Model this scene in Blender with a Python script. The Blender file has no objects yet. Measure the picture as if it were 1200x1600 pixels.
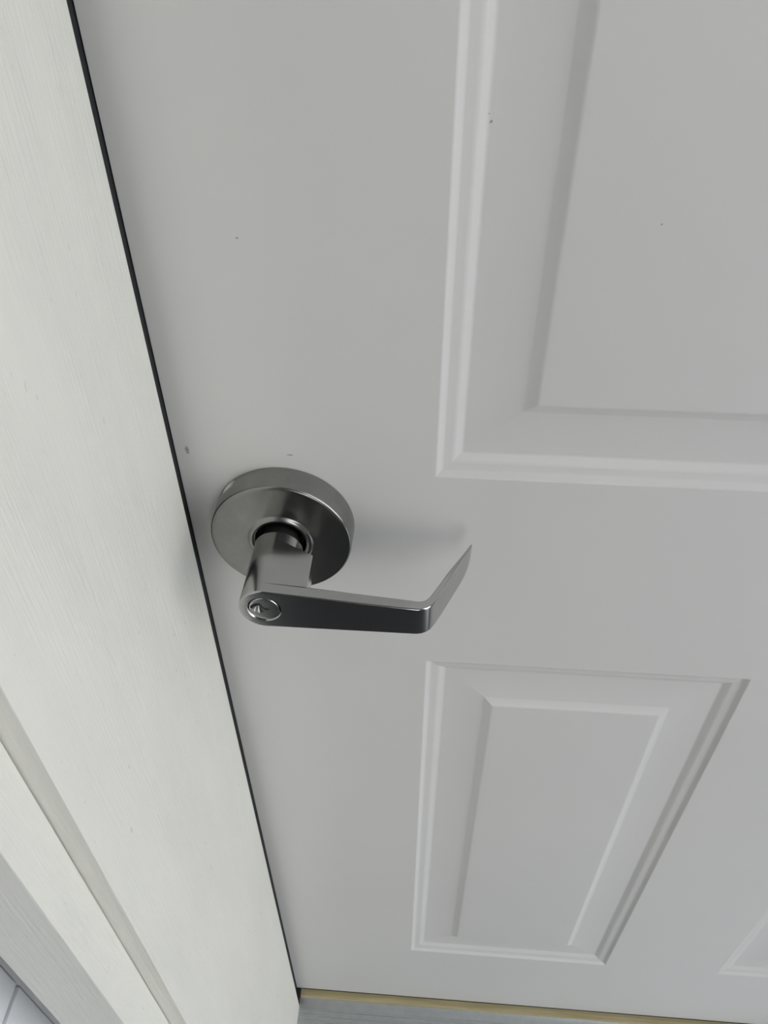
import bpy, bmesh, math
from mathutils import Matrix, Vector
from mathutils.geometry import tessellate_polygon

S = bpy.context.scene
COL = S.collection
PI = math.pi

# ------------------------------------------------------------------ camera
cam_d = bpy.data.cameras.new('camera')
cam_d.sensor_fit = 'VERTICAL'
cam_d.sensor_height = 24.0
cam_d.lens = 24.0 * 1266.55 / 1600.0
cam_d.clip_start = 0.01
cam = bpy.data.objects.new('camera', cam_d)
COL.objects.link(cam)
RIGHT = Vector((0.99734029, 0.07278922, -0.0037508))
UP = Vector((-0.04660475, 0.67644225, 0.73501965))
FWD = Vector((-0.0560387, 0.73288991, -0.67803543))
M = Matrix((RIGHT, UP, -FWD)).transposed().to_4x4()
M.translation = Vector((0.15216, -0.36821, 1.24300))
cam.matrix_world = M
S.camera = cam

# ------------------------------------------------------------------ light
S.view_settings.view_transform = 'Standard'
S.view_settings.look = 'None'
S.view_settings.gamma = 1.0
S.view_settings.use_curve_mapping = False
S.view_settings.exposure = 0.0

W = bpy.data.worlds.new('overcast_sky')
S.world = W
W.use_nodes = True
nt = W.node_tree
nt.nodes.clear()
wo = nt.nodes.new('ShaderNodeOutputWorld')
bg = nt.nodes.new('ShaderNodeBackground')
bg.inputs['Strength'].default_value = 4.0
tc = nt.nodes.new('ShaderNodeTexCoord')
sx = nt.nodes.new('ShaderNodeSeparateXYZ')
rp = nt.nodes.new('ShaderNodeValToRGB')
rp.color_ramp.elements[0].position = 0.0
rp.color_ramp.elements[0].color = (1.0, 0.965, 0.92, 1)
rp.color_ramp.elements[1].position = 1.0
rp.color_ramp.elements[1].color = (0.78, 0.85, 0.96, 1)
nt.links.new(tc.outputs['Generated'], sx.inputs[0])
nt.links.new(sx.outputs['Z'], rp.inputs[0])
nt.links.new(rp.outputs[0], bg.inputs['Color'])
nt.links.new(bg.outputs[0], wo.inputs['Surface'])


# ------------------------------------------------------------------ helpers
def mat(name, color, rough=0.5, metal=0.0):
    m = bpy.data.materials.new(name)
    m.use_nodes = True
    b = m.node_tree.nodes['Principled BSDF']
    b.inputs['Base Color'].default_value = (*color, 1)
    b.inputs['Roughness'].default_value = rough
    b.inputs['Metallic'].default_value = metal
    return m, m.node_tree, b


def add(t, kind, **kw):
    n = t.nodes.new(kind)
    for k, v in kw.items():
        setattr(n, k, v)
    return n


def mapped(t, scale, loc=(0, 0, 0)):
    c = add(t, 'ShaderNodeTexCoord')
    mp = add(t, 'ShaderNodeMapping')
    mp.inputs['Scale'].default_value = scale
    mp.inputs['Location'].default_value = loc
    t.links.new(c.outputs['Object'], mp.inputs['Vector'])
    return mp.outputs['Vector']


def noise(t, vec, scale, detail=3, rough=0.55):
    n = add(t, 'ShaderNodeTexNoise')
    n.inputs['Scale'].default_value = scale
    n.inputs['Detail'].default_value = detail
    n.inputs['Roughness'].default_value = rough
    t.links.new(vec, n.inputs['Vector'])
    return n.outputs['Fac']


def ramp(t, fac, stops):
    r = add(t, 'ShaderNodeValToRGB')
    e = r.color_ramp.elements
    while len(e) < len(stops):
        e.new(0.5)
    for i, (p, c) in enumerate(stops):
        e[i].position = p
        e[i].color = (*c, 1) if len(c) == 3 else c
    t.links.new(fac, r.inputs[0])
    return r.outputs[0]


def math_node(t, op, a, b=None):
    n = add(t, 'ShaderNodeMath', operation=op)
    for i, v in enumerate((a, b)):
        if v is None:
            continue
        if isinstance(v, (int, float)):
            n.inputs[i].default_value = v
        else:
            t.links.new(v, n.inputs[i])
    return n.outputs[0]


def mix_color(t, fac, a, b):
    n = add(t, 'ShaderNodeMix', data_type='RGBA')
    for sock, v in ((n.inputs[0], fac), (n.inputs[6], a), (n.inputs[7], b)):
        if isinstance(v, (int, float)):
            sock.default_value = v
        elif isinstance(v, tuple):
            sock.default_value = (*v, 1)
        else:
            t.links.new(v, sock)
    return n.outputs[2]


def bump(t, bsdf, height, strength, dist):
    n = add(t, 'ShaderNodeBump')
    n.inputs['Strength'].default_value = strength
    n.inputs['Distance'].default_value = dist
    t.links.new(height, n.inputs['Height'])
    t.links.new(n.outputs[0], bsdf.inputs['Normal'])


def spots(t, base_vec, items):
    """fac: 1 inside any of the small marks (centre, radii) in object space"""
    total = None
    wob = noise(t, base_vec, 900, 2)
    for c, r in items:
        mp = add(t, 'ShaderNodeMapping', vector_type='TEXTURE')
        mp.inputs['Location'].default_value = c
        mp.inputs['Scale'].default_value = r
        t.links.new(base_vec, mp.inputs['Vector'])
        ln = add(t, 'ShaderNodeVectorMath', operation='LENGTH')
        t.links.new(mp.outputs[0], ln.inputs[0])
        d = math_node(t, 'ADD', ln.outputs['Value'], math_node(t, 'MULTIPLY', math_node(t, 'SUBTRACT', wob, 0.5), 1.6))
        mr = add(t, 'ShaderNodeMapRange')
        mr.inputs['From Min'].default_value = 0.5
        mr.inputs['From Max'].default_value = 1.0
        mr.inputs['To Min'].default_value = 1.0
        mr.inputs['To Max'].default_value = 0.0
        t.links.new(d, mr.inputs['Value'])
        total = mr.outputs[0] if total is None else math_node(t, 'MAXIMUM', total, mr.outputs[0])
    return total


def finish(bm, name, m, parent=None, loc=None, sharp=35, corner_sharp=None):
    bmesh.ops.recalc_face_normals(bm, faces=bm.faces)
    me = bpy.data.meshes.new(name)
    bm.to_mesh(me)
    bm.free()
    for p in me.polygons:
        p.use_smooth = True
    me.set_sharp_from_angle(angle=math.radians(sharp))
    me.materials.append(m)
    o = bpy.data.objects.new(name, me)
    COL.objects.link(o)
    wn = o.modifiers.new('weighted_normals', 'WEIGHTED_NORMAL')
    wn.keep_sharp = True
    wn.weight = 80
    if parent is not None:
        o.parent = parent
    if loc is not None:
        o.location = loc
    return o


def box(bm, x0, x1, y0, y1, z0, z1, bev=0.0):
    r = bmesh.ops.create_cube(bm, size=1.0)
    vs = r['verts']
    for v in vs:
        v.co = Vector(((x0 + x1) / 2 + v.co.x * (x1 - x0), (y0 + y1) / 2 + v.co.y * (y1 - y0), (z0 + z1) / 2 + v.co.z * (z1 - z0)))
    if bev:
        es = list({e for v in vs for e in v.link_edges})
        bmesh.ops.bevel(bm, geom=es, offset=bev, segments=2, profile=0.5, affect='EDGES')


def boxes(name, m, lst, parent=None, bev=0.0, loc=None):
    bm = bmesh.new()
    for b in lst:
        box(bm, *b, bev=bev)
    return finish(bm, name, m, parent, loc)


def describe(o, label, cat, kind=None, group=None):
    o['label'] = label
    o['category'] = cat
    if kind:
        o['kind'] = kind
    if group:
        o['group'] = group
    return o


def empty(name, loc):
    o = bpy.data.objects.new(name, None)
    COL.objects.link(o)
    o.location = loc
    o.empty_display_size = 0.05
    return o


def lathe(bm, prof, n=96, cx=0.0, cz=0.0, a0=0.0, a1=2 * PI):
    """prof: list of (r, y); axis along y"""
    full = abs(a1 - a0 - 2 * PI) < 1e-6
    rings = []
    for r, y in prof:
        ring = []
        if r < 1e-7:
            ring = [bm.verts.new((cx, y, cz))]
        else:
            for i in range(n if full else n + 1):
                a = a0 + (a1 - a0) * i / n
                ring.append(bm.verts.new((cx + r * math.cos(a), y, cz + r * math.sin(a))))
        rings.append(ring)
    for A, B in zip(rings, rings[1:]):
        m = n
        for i in range(m):
            j = (i + 1) % len(A) if len(A) > 1 else 0
            k = (i + 1) % len(B) if len(B) > 1 else 0
            ia, ib = (i if len(A) > 1 else 0), (i if len(B) > 1 else 0)
            q = []
            for v in (A[ia], A[j], B[k], B[ib]):
                if v not in q:
                    q.append(v)
            if len(q) > 2:
                bm.faces.new(q)
    return rings


# ------------------------------------------------------------------ materials
def door_paint():
    m, t, b = mat('white_door_paint', (0.70, 0.70, 0.69), 0.38)
    co = add(t, 'ShaderNodeTexCoord').outputs['Object']
    big = noise(t, co, 5, 3)
    base = ramp(t, big, [(0.3, (0.69, 0.69, 0.675)), (0.7, (0.71, 0.71, 0.69))])
    dirt = spots(t, co, [
        ((0.0072, 0, 0.9450), (0.0014, 0.02, 0.0036)),
        ((0.0687, 0, 0.9444), (0.0022, 0.02, 0.0007)),
        ((0.1708, 0, 1.1292), (0.0010, 0.02, 0.0009)),
        ((0.1698, 0, 1.1325), (0.0006, 0.02, 0.0005)),
        ((0.0540, 0, 1.0764), (0.0008, 0.02, 0.0007)),
        ((0.2515, 0, 1.0884), (0.0007, 0.02, 0.0007)),
    ])
    col = mix_color(t, math_node(t, 'MULTIPLY', dirt, 0.62), base, (0.10, 0.10, 0.095))
    t.links.new(col, b.inputs['Base Color'])
    rr = add(t, 'ShaderNodeMapRange')
    rr.inputs['To Min'].default_value = 0.33
    rr.inputs['To Max'].default_value = 0.43
    t.links.new(noise(t, co, 14, 4), rr.inputs['Value'])
    t.links.new(rr.outputs[0], b.inputs['Roughness'])
    bump(t, b, noise(t, co, 1500, 2), 0.05, 0.0004)
    return m


def wood_paint(name, color, strength=0.5):
    """painted board with an embossed grain running up the board"""
    m, t, b = mat(name, color, 0.5)
    v = mapped(t, (1, 1, 0.035))
    warp = noise(t, mapped(t, (1, 1, 0.12)), 26, 3)
    va = add(t, 'ShaderNodeVectorMath', operation='ADD')
    sc = add(t, 'ShaderNodeVectorMath', operation='SCALE')
    sc.inputs['Scale'].default_value = 0.006
    cmb = add(t, 'ShaderNodeCombineXYZ')
    t.links.new(warp, cmb.inputs[0])
    t.links.new(warp, cmb.inputs[1])
    t.links.new(cmb.outputs[0], sc.inputs[0])
    t.links.new(v, va.inputs[0])
    t.links.new(sc.outputs[0], va.inputs[1])
    grain = noise(t, va.outputs[0], 620, 3, 0.6)
    fine = noise(t, va.outputs[0], 1500, 2, 0.5)
    h = math_node(t, 'ADD', math_node(t, 'MULTIPLY', grain, 0.7), math_node(t, 'MULTIPLY', fine, 0.3))
    patch = ramp(t, noise(t, mapped(t, (1, 1, 0.25)), 18, 3), [(0.38, (0.25, 0.25, 0.25)), (0.62, (1, 1, 1))])
    hh = math_node(t, 'MULTIPLY', h, patch)
    bump(t, b, hh, strength, 0.0009)
    tone = ramp(t, noise(t, mapped(t, (1, 1, 0.2)), 30, 4),
                [(0.3, tuple(c * 0.965 for c in color)), (0.7, tuple(min(1, c * 1.02) for c in color))])
    nick = ramp(t, noise(t, mapped(t, (1, 1, 0.45), (3, 1, 2)), 230, 2, 0.4), [(0.725, (0, 0, 0)), (0.77, (1, 1, 1))])
    col = mix_color(t, math_node(t, 'MULTIPLY', nick, 0.35), tone, tuple(c * 0.5 for c in color))
    t.links.new(col, b.inputs['Base Color'])
    return m


def satin_metal(name, color, rough, streak=(1, 1, 1), wear=0.06, smear=None):
    m, t, b = mat(name, color, rough, 1.0)
    co = add(t, 'ShaderNodeTexCoord').outputs['Object']
    tone = ramp(t, noise(t, co, 90, 5, 0.6), [(0.3, tuple(c * (1 - wear) for c in color)), (0.7, tuple(c * (1 + wear) for c in color))])
    if smear:
        f = spots(t, co, smear)
        tone = mix_color(t, f, tone, (0.85, 0.85, 0.80))
        t.links.new(math_node(t, 'SUBTRACT', 1.0, f), b.inputs['Metallic'])
    t.links.new(tone, b.inputs['Base Color'])
    rr = add(t, 'ShaderNodeMapRange')
    rr.inputs['To Min'].default_value = rough - 0.03
    rr.inputs['To Max'].default_value = rough + 0.04
    t.links.new(noise(t, mapped(t, streak), 140, 4, 0.6), rr.inputs['Value'])
    t.links.new(rr.outputs[0], b.inputs['Roughness'])
    return m


M_door = door_paint()
M_jamb = wood_paint('white_grained_board', (0.80, 0.80, 0.745), 1.0)
M_siding = wood_paint('pale_siding_paint', (0.80, 0.82, 0.84), 0.12)
M_rose = satin_metal('satin_chrome_rose', (0.30, 0.30, 0.29), 0.23, (1, 1, 1), 0.08,
                     [((-0.0322, -0.0042, 0.0294), (0.0070, 0.0040, 0.0080))])
M_lever = satin_metal('satin_chrome_lever', (0.47, 0.47, 0.465), 0.16, (0.06, 1, 1), 0.03)
M_plug = satin_metal('polished_plug_metal', (0.60, 0.60, 0.59), 0.16, (1, 1, 1), 0.04)
M_pin = mat('bright_steel', (0.85, 0.85, 0.85), 0.12, 1.0)[0]
M_hollow_shade = mat('hollow_shade', (0.012, 0.012, 0.012), 0.6)[0]  # near-black colour stands in for shade inside the rose recess and keyway
M_gap_shade = mat('gap_shade_core', (0.035, 0.035, 0.038), 0.8)[0]  # near-black stands in for shade in the siding gaps and keeps reflections dark
M_rubber = mat('black_weather_rubber', (0.010, 0.011, 0.014), 0.7)[0]
M_alu = satin_metal('mill_aluminium', (0.52, 0.54, 0.54), 0.42, (0.02, 1, 1), 0.06)
m_, t_, b_ = mat('varnished_pine', (0.55, 0.44, 0.20), 0.45)
g_ = noise(t_, mapped(t_, (0.05, 1, 1)), 260, 3)
t_.links.new(ramp(t_, g_, [(0.3, (0.38, 0.32, 0.16)), (0.7, (0.54, 0.46, 0.27))]), b_.inputs['Base Color'])
M_pine = m_
m_, t_, b_ = mat('dark_porch_floor', (0.05, 0.05, 0.05), 0.8)
g_ = noise(t_, mapped(t_, (1, 1, 1)), 9, 6, 0.65)
t_.links.new(ramp(t_, g_, [(0.3, (0.06, 0.06, 0.06)), (0.7, (0.085, 0.085, 0.083))]), b_.inputs['Base Color'])
bump(t_, b_, noise(t_, mapped(t_, (1, 1, 1)), 300, 3), 0.3, 0.002)
M_floor = m_
M_block_grey = mat('light_block_grey', (0.16, 0.155, 0.15), 0.7)[0]  # dark colour of the added walls, keeps front light low
M_ground = mat('bounce_concrete', (0.5, 0.5, 0.5), 0.9)[0]  # pale colour of the added ground, chosen for its bounce light
m_, t_, b_ = mat('light_block_soffit', (0.45, 0.45, 0.43), 0.6)  # dimmed colour of the added roof pieces, makes the light more directional
bump(t_, b_, noise(t_, mapped(t_, (1, 1, 1)), 60, 3), 0.1, 0.001)
M_soffit = m_

# ------------------------------------------------------------------ sizes (metres; z = 0 at the door's bottom edge, y = 0 on its face)
DW, DH, DT = 0.914, 2.032, 0.044
X1, PW = 0.1545, 0.2363
X2 = DW - X1 - PW
ZROWS = [(0.1705, 0.7543), (0.9322, 1.5600), (1.6900, 1.8900)]
WALL_Y = -0.2110            # outer wall face
CAS_Y = -0.2392             # front of the casing
SIDE_X = -0.0865            # side wall left of the door
FLOOR_Z = -0.16
PORCH_X, PORCH_Y, BEAM_Z = 1.0, 2.4, 1.85
FRONT_0, FRONT_1, SILL_Z = 0.38, 0.98, 0.40   # opening left in the added front wall for low sky light
SIDE_OPEN = 0.95                # the added right wall starts this far out, letting side light in

# ------------------------------------------------------------------ porch floor, ceiling, ground
fl = boxes('floor', M_floor, [(-0.30, PORCH_X, -PORCH_Y, -0.19, FLOOR_Z - 0.015, FLOOR_Z)])
describe(fl, 'dark grey porch floor below the door threshold', 'floor', 'structure')
gr = boxes('ground', M_ground, [(-20, 20, -20.0, 20.0, FLOOR_Z - 0.4, FLOOR_Z - 0.02)])  # unseen bright ground, added to bounce light onto the lower door
describe(gr, 'unseen pale ground added to bounce light onto the door', 'ground', 'structure')
ce = boxes('light_block_roof', M_soffit, [(-0.30, PORCH_X, -PORCH_Y, 0.10, 2.48, 2.56)])  # unseen roof, added so sky light comes in low
describe(ce, 'unseen porch soffit added to cut off high sky light', 'light_block_roof', 'structure')
bmx = boxes('light_block_beam', M_soffit, [(-0.30, PORCH_X, -PORCH_Y, -PORCH_Y + 0.12, BEAM_Z, 2.48)])  # unseen beam, added to limit how high front sky light reaches
describe(bmx, 'unseen beam added along the porch roof edge to cut front sky light', 'beam', 'structure')
wf = boxes('light_block_front', M_block_grey, [(-0.30, FRONT_0, -PORCH_Y - 0.15, -PORCH_Y - 0.001, FLOOR_Z - 0.1, 2.56),
                                      (FRONT_1, PORCH_X, -PORCH_Y - 0.15, -PORCH_Y - 0.001, FLOOR_Z - 0.1, 2.56),
                                      (FRONT_0, FRONT_1, -PORCH_Y - 0.15, -PORCH_Y - 0.001, FLOOR_Z - 0.1, SILL_Z)])  # unseen dark wall, added to block front light; opening shapes the lever's shadow
describe(wf, 'unseen dark grey wall added opposite the door to block front light, open above a half wall', 'wall', 'structure')
wr = boxes('light_block_right', M_block_grey, [(PORCH_X + 0.001, PORCH_X + 0.15, -PORCH_Y - 0.15, -SIDE_OPEN, FLOOR_Z - 0.1, 2.56)])  # unseen dark wall, added to narrow the light from the right
describe(wr, 'unseen dark grey wall added at the right end to narrow the side light, open beside the door', 'wall', 'structure')


# ------------------------------------------------------------------ lap siding
def siding_board(length, expo, gap=0.0048, thick=0.012):
    """one flush board lying along +x, outer face at y = -thick, bottom edge at z = 0"""
    bm = bmesh.new()
    box(bm, 0, length, -thick, 0.0, gap, expo, bev=0.0013)
    return bm


EXPO = 0.185
Z_J = 0.689                   # the joint seen at the lower left of the picture
z_low = Z_J - 5 * EXPO
wl = boxes('wall_left', M_gap_shade, [(SIDE_X - 0.16, SIDE_X - 0.012, -2.4, 0.1, FLOOR_Z, 2.48)])
describe(wl, 'pale blue-grey lap siding wall at the far left beside the door casing', 'wall', 'structure')
src = finish(siding_board(0.2500, EXPO), 'siding_board', M_siding, wl)  # boards cut short so the metal reflects the dark core beyond
nb = 0
z = z_low
proto = src
while z < 2.3:
    o = proto if nb == 0 else src.copy()
    if nb:
        COL.objects.link(o)
        o.parent = wl
    # board runs along -y, its outer face looks towards +x
    o.rotation_euler = (0, 0, PI / 2)
    o.location = (SIDE_X - 0.012, -0.4658, z)
    nb += 1
    z += EXPO

wb = empty('wall_back', (0, 0, 0))
describe(wb, 'grey-white siding wall that holds the door frame', 'wall', 'structure')
boxes('wall_core', M_siding, [(-0.0985, -0.0215, WALL_Y + 0.001, 0.06, FLOOR_Z, 2.48),
                              (0.9365, 3.2, WALL_Y + 0.001, 0.06, FLOOR_Z, 2.48),
                              (-0.0215, 0.9365, WALL_Y + 0.001, 0.06, 2.065, 2.48)], wb)
src2 = finish(siding_board(2.2, EXPO), 'siding_board', M_siding, wb)
z = z_low
i = 0
while z < 2.3:
    o = src2 if i == 0 else src2.copy()
    if i:
        COL.objects.link(o)
        o.parent = wb
    o.location = (0.968, WALL_Y, z)
    i += 1
    z += EXPO

# corner channel where the side wall meets the casing
cc = boxes('trim_6', M_siding, [(SIDE_X - 0.0118, SIDE_X - 0.0006, -0.2153, WALL_Y + 0.0005, FLOOR_Z, 2.48)], bev=0.0008)
describe(cc, 'narrow pale corner strip between side wall siding and door casing', 'trim', 'structure')

# ------------------------------------------------------------------ frame
JB = -0.0178
XJ = 0.005                  # the jamb laps 5 mm over the door's edge
tj = boxes('trim_1', M_jamb, [(-0.0205, XJ, WALL_Y, JB, -0.045, 2.026)], bev=0.0009)
describe(tj, 'wide white wood-grained jamb board left of the door', 'door jamb', 'structure')
tcs = boxes('trim_2', M_jamb, [(-0.0465, -0.0061, CAS_Y, WALL_Y - 0.0006, FLOOR_Z, 2.09)], bev=0.0013)
describe(tcs, 'narrow white wood-grained casing board outside the left jamb', 'door casing', 'structure')
trj = boxes('trim_3', M_jamb, [(DW - XJ, DW + 0.0205, WALL_Y, JB, -0.045, 2.026)], bev=0.0009)
describe(trj, 'white jamb board on the hinge side, right of the frame', 'door jamb', 'structure')
trc = boxes('trim_4', M_jamb, [(DW + 0.0061, DW + 0.0440, CAS_Y, WALL_Y - 0.0006, FLOOR_Z, 2.09)], bev=0.0013)
describe(trc, 'white casing board on the hinge side, right of the frame', 'door casing', 'structure')
thj = boxes('trim_5', M_jamb, [(-0.0205, DW + 0.0205, WALL_Y, JB, 2.0265, 2.0570)], bev=0.0009)
describe(thj, 'white head board across the top of the door opening', 'door jamb', 'structure')
tws = boxes('trim_7', M_rubber, [(-0.0006, XJ - 0.0003, JB + 0.0003, 0.06, -0.045, -0.004),
                                 (-0.021, -0.0006, JB + 0.0003, 0.06, -0.030, 2.06),
                                 (DW + 0.0006, DW + 0.022, JB + 0.0003, 0.06, -0.030, 2.06),
                                 (-0.0005, DW + 0.0005, JB + 0.0003, 0.06, DH + 0.0005, 2.06)])
describe(tws, 'black rubber weatherstrip in the gap between jamb and door', 'weatherstrip', 'structure')

# threshold
th = empty('trim_8', (0.457, -0.11, FLOOR_Z))
describe(th, 'ribbed grey aluminium threshold with a pine strip under the door', 'threshold', 'structure')
L0 = Vector(th.location)


def tbox(name, m, lst, bev=0.0):
    return boxes(name, m, [(a - L0.x, b - L0.x, c - L0.y, d - L0.y, e - L0.z, f - L0.z) for a, b, c, d, e, f in lst], th, bev)


bm = bmesh.new()
prof = [(-0.0085, -0.0115), (-0.013, -0.0125), (-0.060, -0.0155), (-0.195, -0.034), (-0.2045, -0.040), (-0.2045, FLOOR_Z + 0.001), (0.06, FLOOR_Z + 0.001), (0.06, -0.03), (-0.0085, -0.03)]
A = [bm.verts.new((XJ - L0.x, y - L0.y, z - L0.z)) for y, z in prof]
B = [bm.verts.new((DW - XJ - L0.x, y - L0.y, z - L0.z)) for y, z in prof]
for i in range(len(prof)):
    j = (i + 1) % len(prof)
    bm.faces.new((A[i], A[j], B[j], B[i]))
bm.faces.new(A[::-1])
bm.faces.new(B)
finish(bm, 'sill_plate', M_alu, th)
tbox('pine_strip', M_pine, [(XJ, DW - XJ, -0.0085, 0.03, -0.0295, -0.0072)], bev=0.0012)
tbox('under_door_shade', M_rubber, [(0.001, DW, 0.001, 0.036, -0.0074, -0.0006)])  # added black strip: draws the shadow line under the door, blocks light
ribm = None
for k in range(14):
    y = -0.0215 - 0.0068 * k
    zz = -0.0125 - 0.003 * (-0.013 - y) / 0.047 if y > -0.06 else -0.0155 - 0.0185 * (-0.060 - y) / 0.135
    if ribm is None:
        o = boxes('rib', M_alu, [(-0.4505, 0.4505, -0.0016, 0.0016, -0.001, 0.0013)], th, bev=0.0007)
        ribm = o
    else:
        o = ribm.copy()
        COL.objects.link(o)
        o.parent = th
    o.location = (0, y - L0.y, zz - L0.z)

# ------------------------------------------------------------------ door
PROFILE = [(0.0, 0.0), (0.5, 0.12), (1.2, 0.7), (3.2, 2.1), (4.0, 2.55), (4.8, 2.75), (8.6, 3.2), (9.8, 3.5), (11.5, 4.4),
           (14.2, 5.9), (15.2, 6.2), (16.2, 6.25), (46.4, 4.0), (47.4, 3.75), (52.6, 0.75), (53.6, 0.4), (55.0, 0.3)]


def inner_corner_rings(bm, x0, x1, z0, z1, prof):
    rings = []
    for off, dep in prof:
        o, dd = off / 1000, dep / 1000
        rings.append([bm.verts.new((x, dd, zz)) for x, zz in ((x0 + o, z0 + o), (x1 - o, z0 + o), (x1 - o, z1 - o), (x0 + o, z1 - o))])
    corner = []
    for A, B in zip(rings, rings[1:]):
        for i in range(4):
            j = (i + 1) % 4
            bm.faces.new((A[i], A[j], B[j], B[i]))
            corner.append((A[i], B[i]))
    bm.faces.new(rings[-1])
    return corner


def door_panel(parent, x0, x1, z0, z1):
    bm = bmesh.new()
    inner_corner_rings(bm, x0, x1, z0, z1, PROFILE)
    for f in bm.faces:
        f.normal_update()
    me = bpy.data.meshes.new('door_panel')
    for f in bm.faces:
        if f.normal.y > 0:
            f.normal_flip()
    # mitre edges stay crisp
    for e in bm.edges:
        a, b = e.verts
        dx, dz = abs(a.co.x - b.co.x), abs(a.co.z - b.co.z)
        if dx > 1e-6 and dz > 1e-6:
            e.smooth = False
    bm.to_mesh(me)
    bm.free()
    for p in me.polygons:
        p.use_smooth = True
    me.materials.append(M_door)
    o = bpy.data.objects.new('door_panel', me)
    COL.objects.link(o)
    o.parent = parent
    return o


xs = [0.0, X1, X1 + PW, X2, X2 + PW, DW]
zs = [0.0, ZROWS[0][0], ZROWS[0][1], ZROWS[1][0], ZROWS[1][1], ZROWS[2][0], ZROWS[2][1], DH]
bm = bmesh.new()
gv = {}
for i, x in enumerate(xs):
    for k, zz in enumerate(zs):
        gv[i, k] = bm.verts.new((x, 0, zz))
for i in range(5):
    for k in range(7):
        if i in (1, 3) and k in (1, 3, 5):
            continue
        bm.faces.new((gv[i, k], gv[i + 1, k], gv[i + 1, k + 1], gv[i, k + 1]))
# edges and back
back = [bm.verts.new((x, DT, zz)) for x, zz in ((0, 0), (DW, 0), (DW, DH), (0, DH))]
bm.faces.new(back[::-1])
bot = [gv[i, 0] for i in range(6)]
top = [gv[i, 7] for i in range(6)]
lef = [gv[0, k] for k in range(8)]
rig = [gv[5, k] for k in range(8)]
bm.faces.new(bot + [back[1], back[0]])
bm.faces.new(top + [back[2], back[3]])
bm.faces.new(lef + [back[3], back[0]])
bm.faces.new(rig + [back[2], back[1]])
door = finish(bm, 'door_1', M_door)
describe(door, 'white painted panelled door with raised panels and a lever lock', 'door', 'structure')
for (x0, x1) in ((X1, X1 + PW), (X2, X2 + PW)):
    for (z0, z1) in ZROWS:
        door_panel(door, x0, x1, z0, z1)

# ------------------------------------------------------------------ lever lockset
RC = Vector((0.0615, 0.0, 0.8910))
lock = empty('lever_lockset', RC)
describe(lock, 'satin chrome lever handle with round rose and key cylinder mounted on the white door', 'door handle')
mm = 0.001


def P(prof):
    return [(r * mm, y * mm) for r, y in prof]


bm = bmesh.new()
lathe(bm, P([(43.2, 0.0), (43.9, -0.6), (43.9, -1.6), (43.7, -16.6), (43.5, -17.4), (43.0, -18.05), (42.3, -18.4), (41.0, -18.5),
             (21.2, -18.7), (20.5, -18.8), (19.8, -19.4), (18.8, -20.0), (17.8, -20.2), (16.8, -20.0), (16.0, -19.4), (15.6, -18.6), (15.5, -8.0)]), 160)
finish(bm, 'rose', M_rose, lock, sharp=40)
bm = bmesh.new()
lathe(bm, P([(15.6, -7.9), (0, -7.9)]), 64)
lathe(bm, P([(11.2, -7.8), (11.2, -25.5)]), 64)
finish(bm, 'inner_collar', M_hollow_shade, lock)  # neck and recess floor coloured near-black in place of the shade inside

# lever: shank, block and arm in one mesh (local: x right, y out of the door is negative, z up; rose centre = 0)
bm = bmesh.new()
R_S, F = 15.0, 1.1
FR, BK = -74.0, -66.0
# stations of the arm: outer (x,y), inner (x,y), top z, bottom z  (door coordinates in mm)
ST = [((61.5, -74.0), (61.5, -66.0), 906.0, 876.0),
      ((86.0, -74.0), (86.0, -66.2), 903.7, 876.1),
      ((120.0, -74.0), (120.0, -66.6), 900.4, 876.2),
      ((140.0, -74.0), (140.0, -67.0), 898.7, 876.2),
      ((147.5, -73.95), (147.4, -67.3), 898.1, 876.2),
      ((150.8, -73.4), (149.6, -67.0), 897.9, 876.2),
      ((153.6, -72.0), (151.6, -66.2), 897.7, 876.2),
      ((156.0, -69.6), (153.3, -64.8), 897.6, 876.2),
      ((158.2, -66.0), (154.9, -62.4), 897.5, 876.3),
      ((162.5, -57.3), (158.6, -55.0), 897.3, 876.6),
      ((168.3, -44.6), (164.7, -42.7), 897.1, 877.2),
      ((172.8, -34.6), (170.1, -33.0), 896.9, 877.6),
      ((175.4, -28.6), (173.4, -27.2), 896.8, 878.7),
      ((177.2, -24.0), (175.8, -22.9), 896.7, 881.4),
      ((178.3, -20.8), (177.3, -20.0), 896.6, 886.0),
      ((178.7, -19.0), (178.1, -18.5), 896.2, 891.0)]


def loc3(x, y, z):
    return Vector(((x - 61.5) * mm, y * mm, (z - 891.0) * mm))


NSEG = 4
rings = []
for O, I, zt, zb in ST:
    ov, iv = Vector((O[0], O[1])), Vector((I[0], I[1]))
    th_ = (iv - ov).length
    dv = (iv - ov) / th_
    f = min(F, th_ * 0.3, (zt - zb) * 0.3)
    ring = []
    # corners in (depth s, z), going: outer-bottom, outer-top, inner-top, inner-bottom
    for (cs, cz_, a0) in ((f, zb + f, 270), (f, zt - f, 180), (th_ - f, zt - f, 90), (th_ - f, zb + f, 0)):
        for k in range(NSEG + 1):
            a = math.radians(a0 - 90 * k / NSEG)
            s = cs + f * math.cos(a)
            zz = cz_ + f * math.sin(a)
            p = ov + dv * s
            ring.append(bm.verts.new(loc3(p.x, p.y, zz)))
    rings.append(ring)
n = len(rings[0])
k_front = NSEG            # edge index between the outer-bottom and outer-top corners (the flat front)
for si, (A, B) in enumerate(zip(rings, rings[1:])):
    for i in range(n):
        j = (i + 1) % n
        if si == 0 and i == k_front:
            continue
        bm.faces.new((A[i], A[j], B[j], B[i]))
bm.faces.new(rings[-1])
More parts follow.
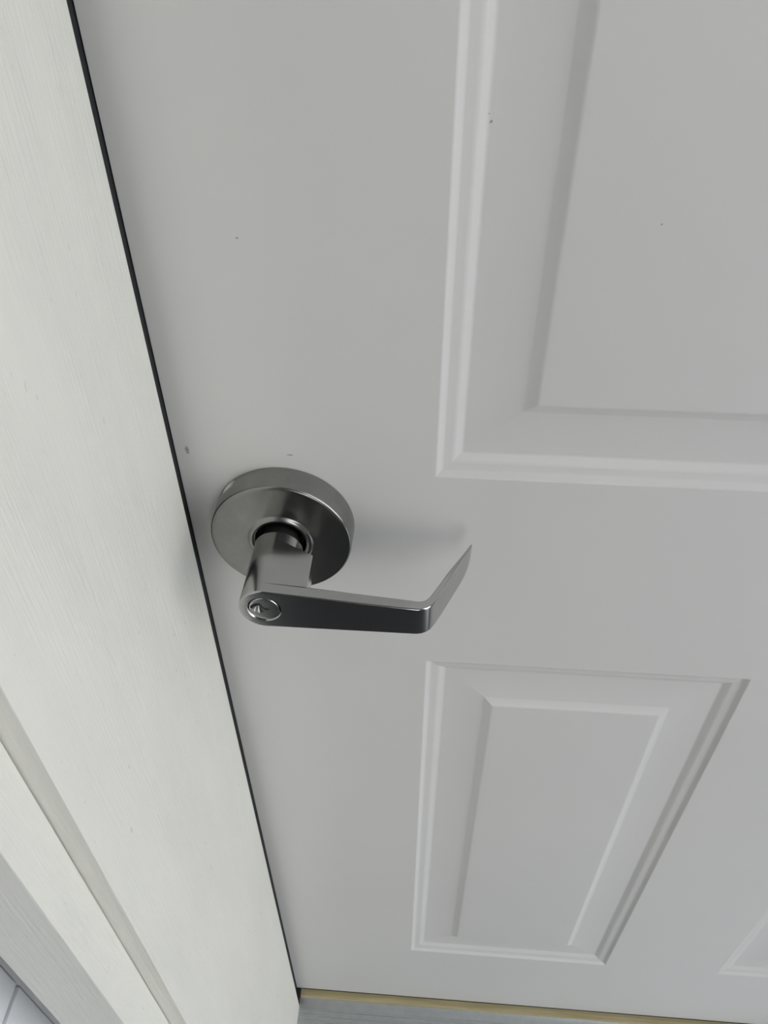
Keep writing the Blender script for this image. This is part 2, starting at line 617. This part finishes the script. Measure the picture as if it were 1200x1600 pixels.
# left half round end: revolve the front fillet, run the side back to the shank's end
half = 40
hr = []
for r, y in [(R_S - F, FR)] + [(R_S - F + F * math.sin(math.radians(90 * k / NSEG)), FR + F - F * math.cos(math.radians(90 * k / NSEG))) for k in range(1, NSEG + 1)] + [(R_S, -66.0), (R_S, -26.0), (R_S - 0.8, -25.2), (11.0, -25.0)]:
    hr.append([bm.verts.new((r * mm * math.cos(a), y * mm, r * mm * math.sin(a))) for a in [PI / 2 + PI * i / half for i in range(half + 1)]])
for A, B in zip(hr, hr[1:]):
    for i in range(half):
        bm.faces.new((A[i], A[i + 1], B[i + 1], B[i]))
# flat front with a round hole for the key cylinder
HOLE_R, NH = 9.9, 64
KC = (-0.3, 0.3)
outline = [v.co.copy() for v in hr[0]] + [rings[0][NSEG].co.copy(), rings[1][NSEG].co.copy(), rings[1][NSEG + 1].co.copy(), rings[0][NSEG + 1].co.copy()]
# half ring goes from the top, round the left, to the bottom
clean = []
for c in outline:
    if not clean or (c - clean[-1]).length > 1e-6:
        clean.append(c)
if (clean[0] - clean[-1]).length < 1e-6:
    clean.pop()
hole = [Vector(((KC[0] + HOLE_R * math.cos(2 * PI * i / NH)) * mm, FR * mm, (KC[1] + HOLE_R * math.sin(2 * PI * i / NH)) * mm)) for i in range(NH)]
pts = clean + hole
tri = tessellate_polygon([[Vector((p.x, p.z, 0)) for p in clean], [Vector((p.x, p.z, 0)) for p in hole]])
pv = [bm.verts.new(p) for p in pts]
for a, b, c in tri:
    try:
        bm.faces.new((pv[a], pv[b], pv[c]))
    except ValueError:
        pass
# countersink and wall of the hole
prev = pv[len(clean):]
for r, y in ((9.25, FR + 0.75), (9.2, FR + 4.0)):
    cur = [bm.verts.new(((KC[0] + r * math.cos(2 * PI * i / NH)) * mm, y * mm, (KC[1] + r * math.sin(2 * PI * i / NH)) * mm)) for i in range(NH)]
    for i in range(NH):
        bm.faces.new((prev[i], prev[(i + 1) % NH], cur[(i + 1) % NH], cur[i]))
    prev = cur
bmesh.ops.remove_doubles(bm, verts=bm.verts, dist=2e-6)
# right half of the shank behind the block
lathe(bm, P([(R_S, -66.0), (R_S, -26.0), (R_S - 0.8, -25.2), (11.0, -25.0)]), 40, 0, 0, -PI / 2, PI / 2)
# block on the right of the shank, its back cut at a slant
sec = [(0.0, 14.98), (6.0, 14.6), (20.2, 13.4), (23.2, 13.1), (23.9, 12.4), (21.2, -13.6), (20.5, -14.3), (0.0, -14.9)]
fr, bk = [], []
for x, zz in sec:
    yb = -31.0 - 0.455 * x
    fr.append(bm.verts.new((x * mm, -66.95 * mm, zz * mm)))
    bk.append(bm.verts.new((x * mm, yb * mm, zz * mm)))
for i in range(len(sec)):
    j = (i + 1) % len(sec)
    bm.faces.new((fr[i], fr[j], bk[j], bk[i]))
bm.faces.new(bk)
finish(bm, 'lever', M_lever, lock, sharp=32)

# key cylinder: a plug with a chamfered rim, a keyway cut through its face
PF = -73.75
KW = [(-7.9, 1.0), (-7.7, 2.2), (-6.0, 4.1), (-4.2, 4.9), (-2.0, 4.7), (-0.9, 2.3), (0.5, 0.95), (2.9, 0.65), (2.9, -0.35), (0.2, -0.35),
      (-1.4, 1.2), (-2.4, 3.1), (-3.8, 2.9), (-5.6, 1.5), (-7.3, -0.1)]
kc_o = Vector((KC[0] * mm, 0, KC[1] * mm))
bm = bmesh.new()
NP = 72
pr = 8.25
rim = [(pr * math.cos(2 * PI * i / NP), pr * math.sin(2 * PI * i / NP)) for i in range(NP)]
tri = tessellate_polygon([[Vector((x, z_, 0)) for x, z_ in rim], [Vector((x, z_, 0)) for x, z_ in KW]])
allp = rim + KW
pv = [bm.verts.new((x * mm, PF * mm, z_ * mm)) for x, z_ in allp]
for a, b, c in tri:
    try:
        bm.faces.new((pv[a], pv[b], pv[c]))
    except ValueError:
        pass
prev = pv[:NP]
for r, y in ((8.55, PF + 0.12), (8.8, PF + 0.45), (8.85, PF + 0.9), (8.85, FR + 4.0)):
    cur = [bm.verts.new((r * mm * math.cos(2 * PI * i / NP), y * mm, r * mm * math.sin(2 * PI * i / NP))) for i in range(NP)]
    for i in range(NP):
        bm.faces.new((prev[i], prev[(i + 1) % NP], cur[(i + 1) % NP], cur[i]))
    prev = cur
kw = pv[NP:]
deep = [bm.verts.new((v.co.x, v.co.y + 3.0 * mm, v.co.z)) for v in kw]
for i in range(len(kw)):
    j = (i + 1) % len(kw)
    bm.faces.new((kw[i], kw[j], deep[j], deep[i]))
key = finish(bm, 'key_cylinder', M_plug, lock, kc_o, sharp=25)
bm = bmesh.new()
a_ = [bm.verts.new((x * mm, (PF + 0.5) * mm, z_ * mm)) for x, z_ in KW]
for a, b, c in tessellate_polygon([[Vector((x, z_, 0)) for x, z_ in KW]]):
    bm.faces.new((a_[a], a_[b], a_[c]))
b_l = [bm.verts.new((v.co.x, v.co.y + 2 * mm, v.co.z)) for v in a_]
for i in range(len(a_)):
    j = (i + 1) % len(a_)
    bm.faces.new((a_[i], a_[j], b_l[j], b_l[i]))
kwo = finish(bm, 'keyway', M_hollow_shade, key)  # dark plate set in the slot in place of its inner shade
kwo['label'] = 'zigzag keyway slot, its inner shade painted as a dark plate'
bm = bmesh.new()
for tri_pts in (((-2.7, 3.6), (-4.0, -2.4), (-2.4, -2.9), (-0.4, -2.2)), ((-4.3, 2.2), (-6.2, -1.4), (-5.2, -2.0), (-4.4, -0.9))):
    ap = bm.verts.new((tri_pts[0][0] * mm, (PF - 0.05) * mm, tri_pts[0][1] * mm))
    l_ = bm.verts.new((tri_pts[1][0] * mm, (PF - 0.02) * mm, tri_pts[1][1] * mm))
    md = bm.verts.new((tri_pts[2][0] * mm, (PF - 0.75) * mm, tri_pts[2][1] * mm))
    r_ = bm.verts.new((tri_pts[3][0] * mm, (PF - 0.02) * mm, tri_pts[3][1] * mm))
    bm.faces.new((ap, l_, md))
    bm.faces.new((ap, md, r_))
    bm.faces.new((l_, r_, md))
    bm.faces.new((ap, r_, l_))
pn = finish(bm, 'tumbler_pin', M_pin, key, sharp=5)
pn['label'] = 'shiny faceted tumbler pins showing in the keyway'
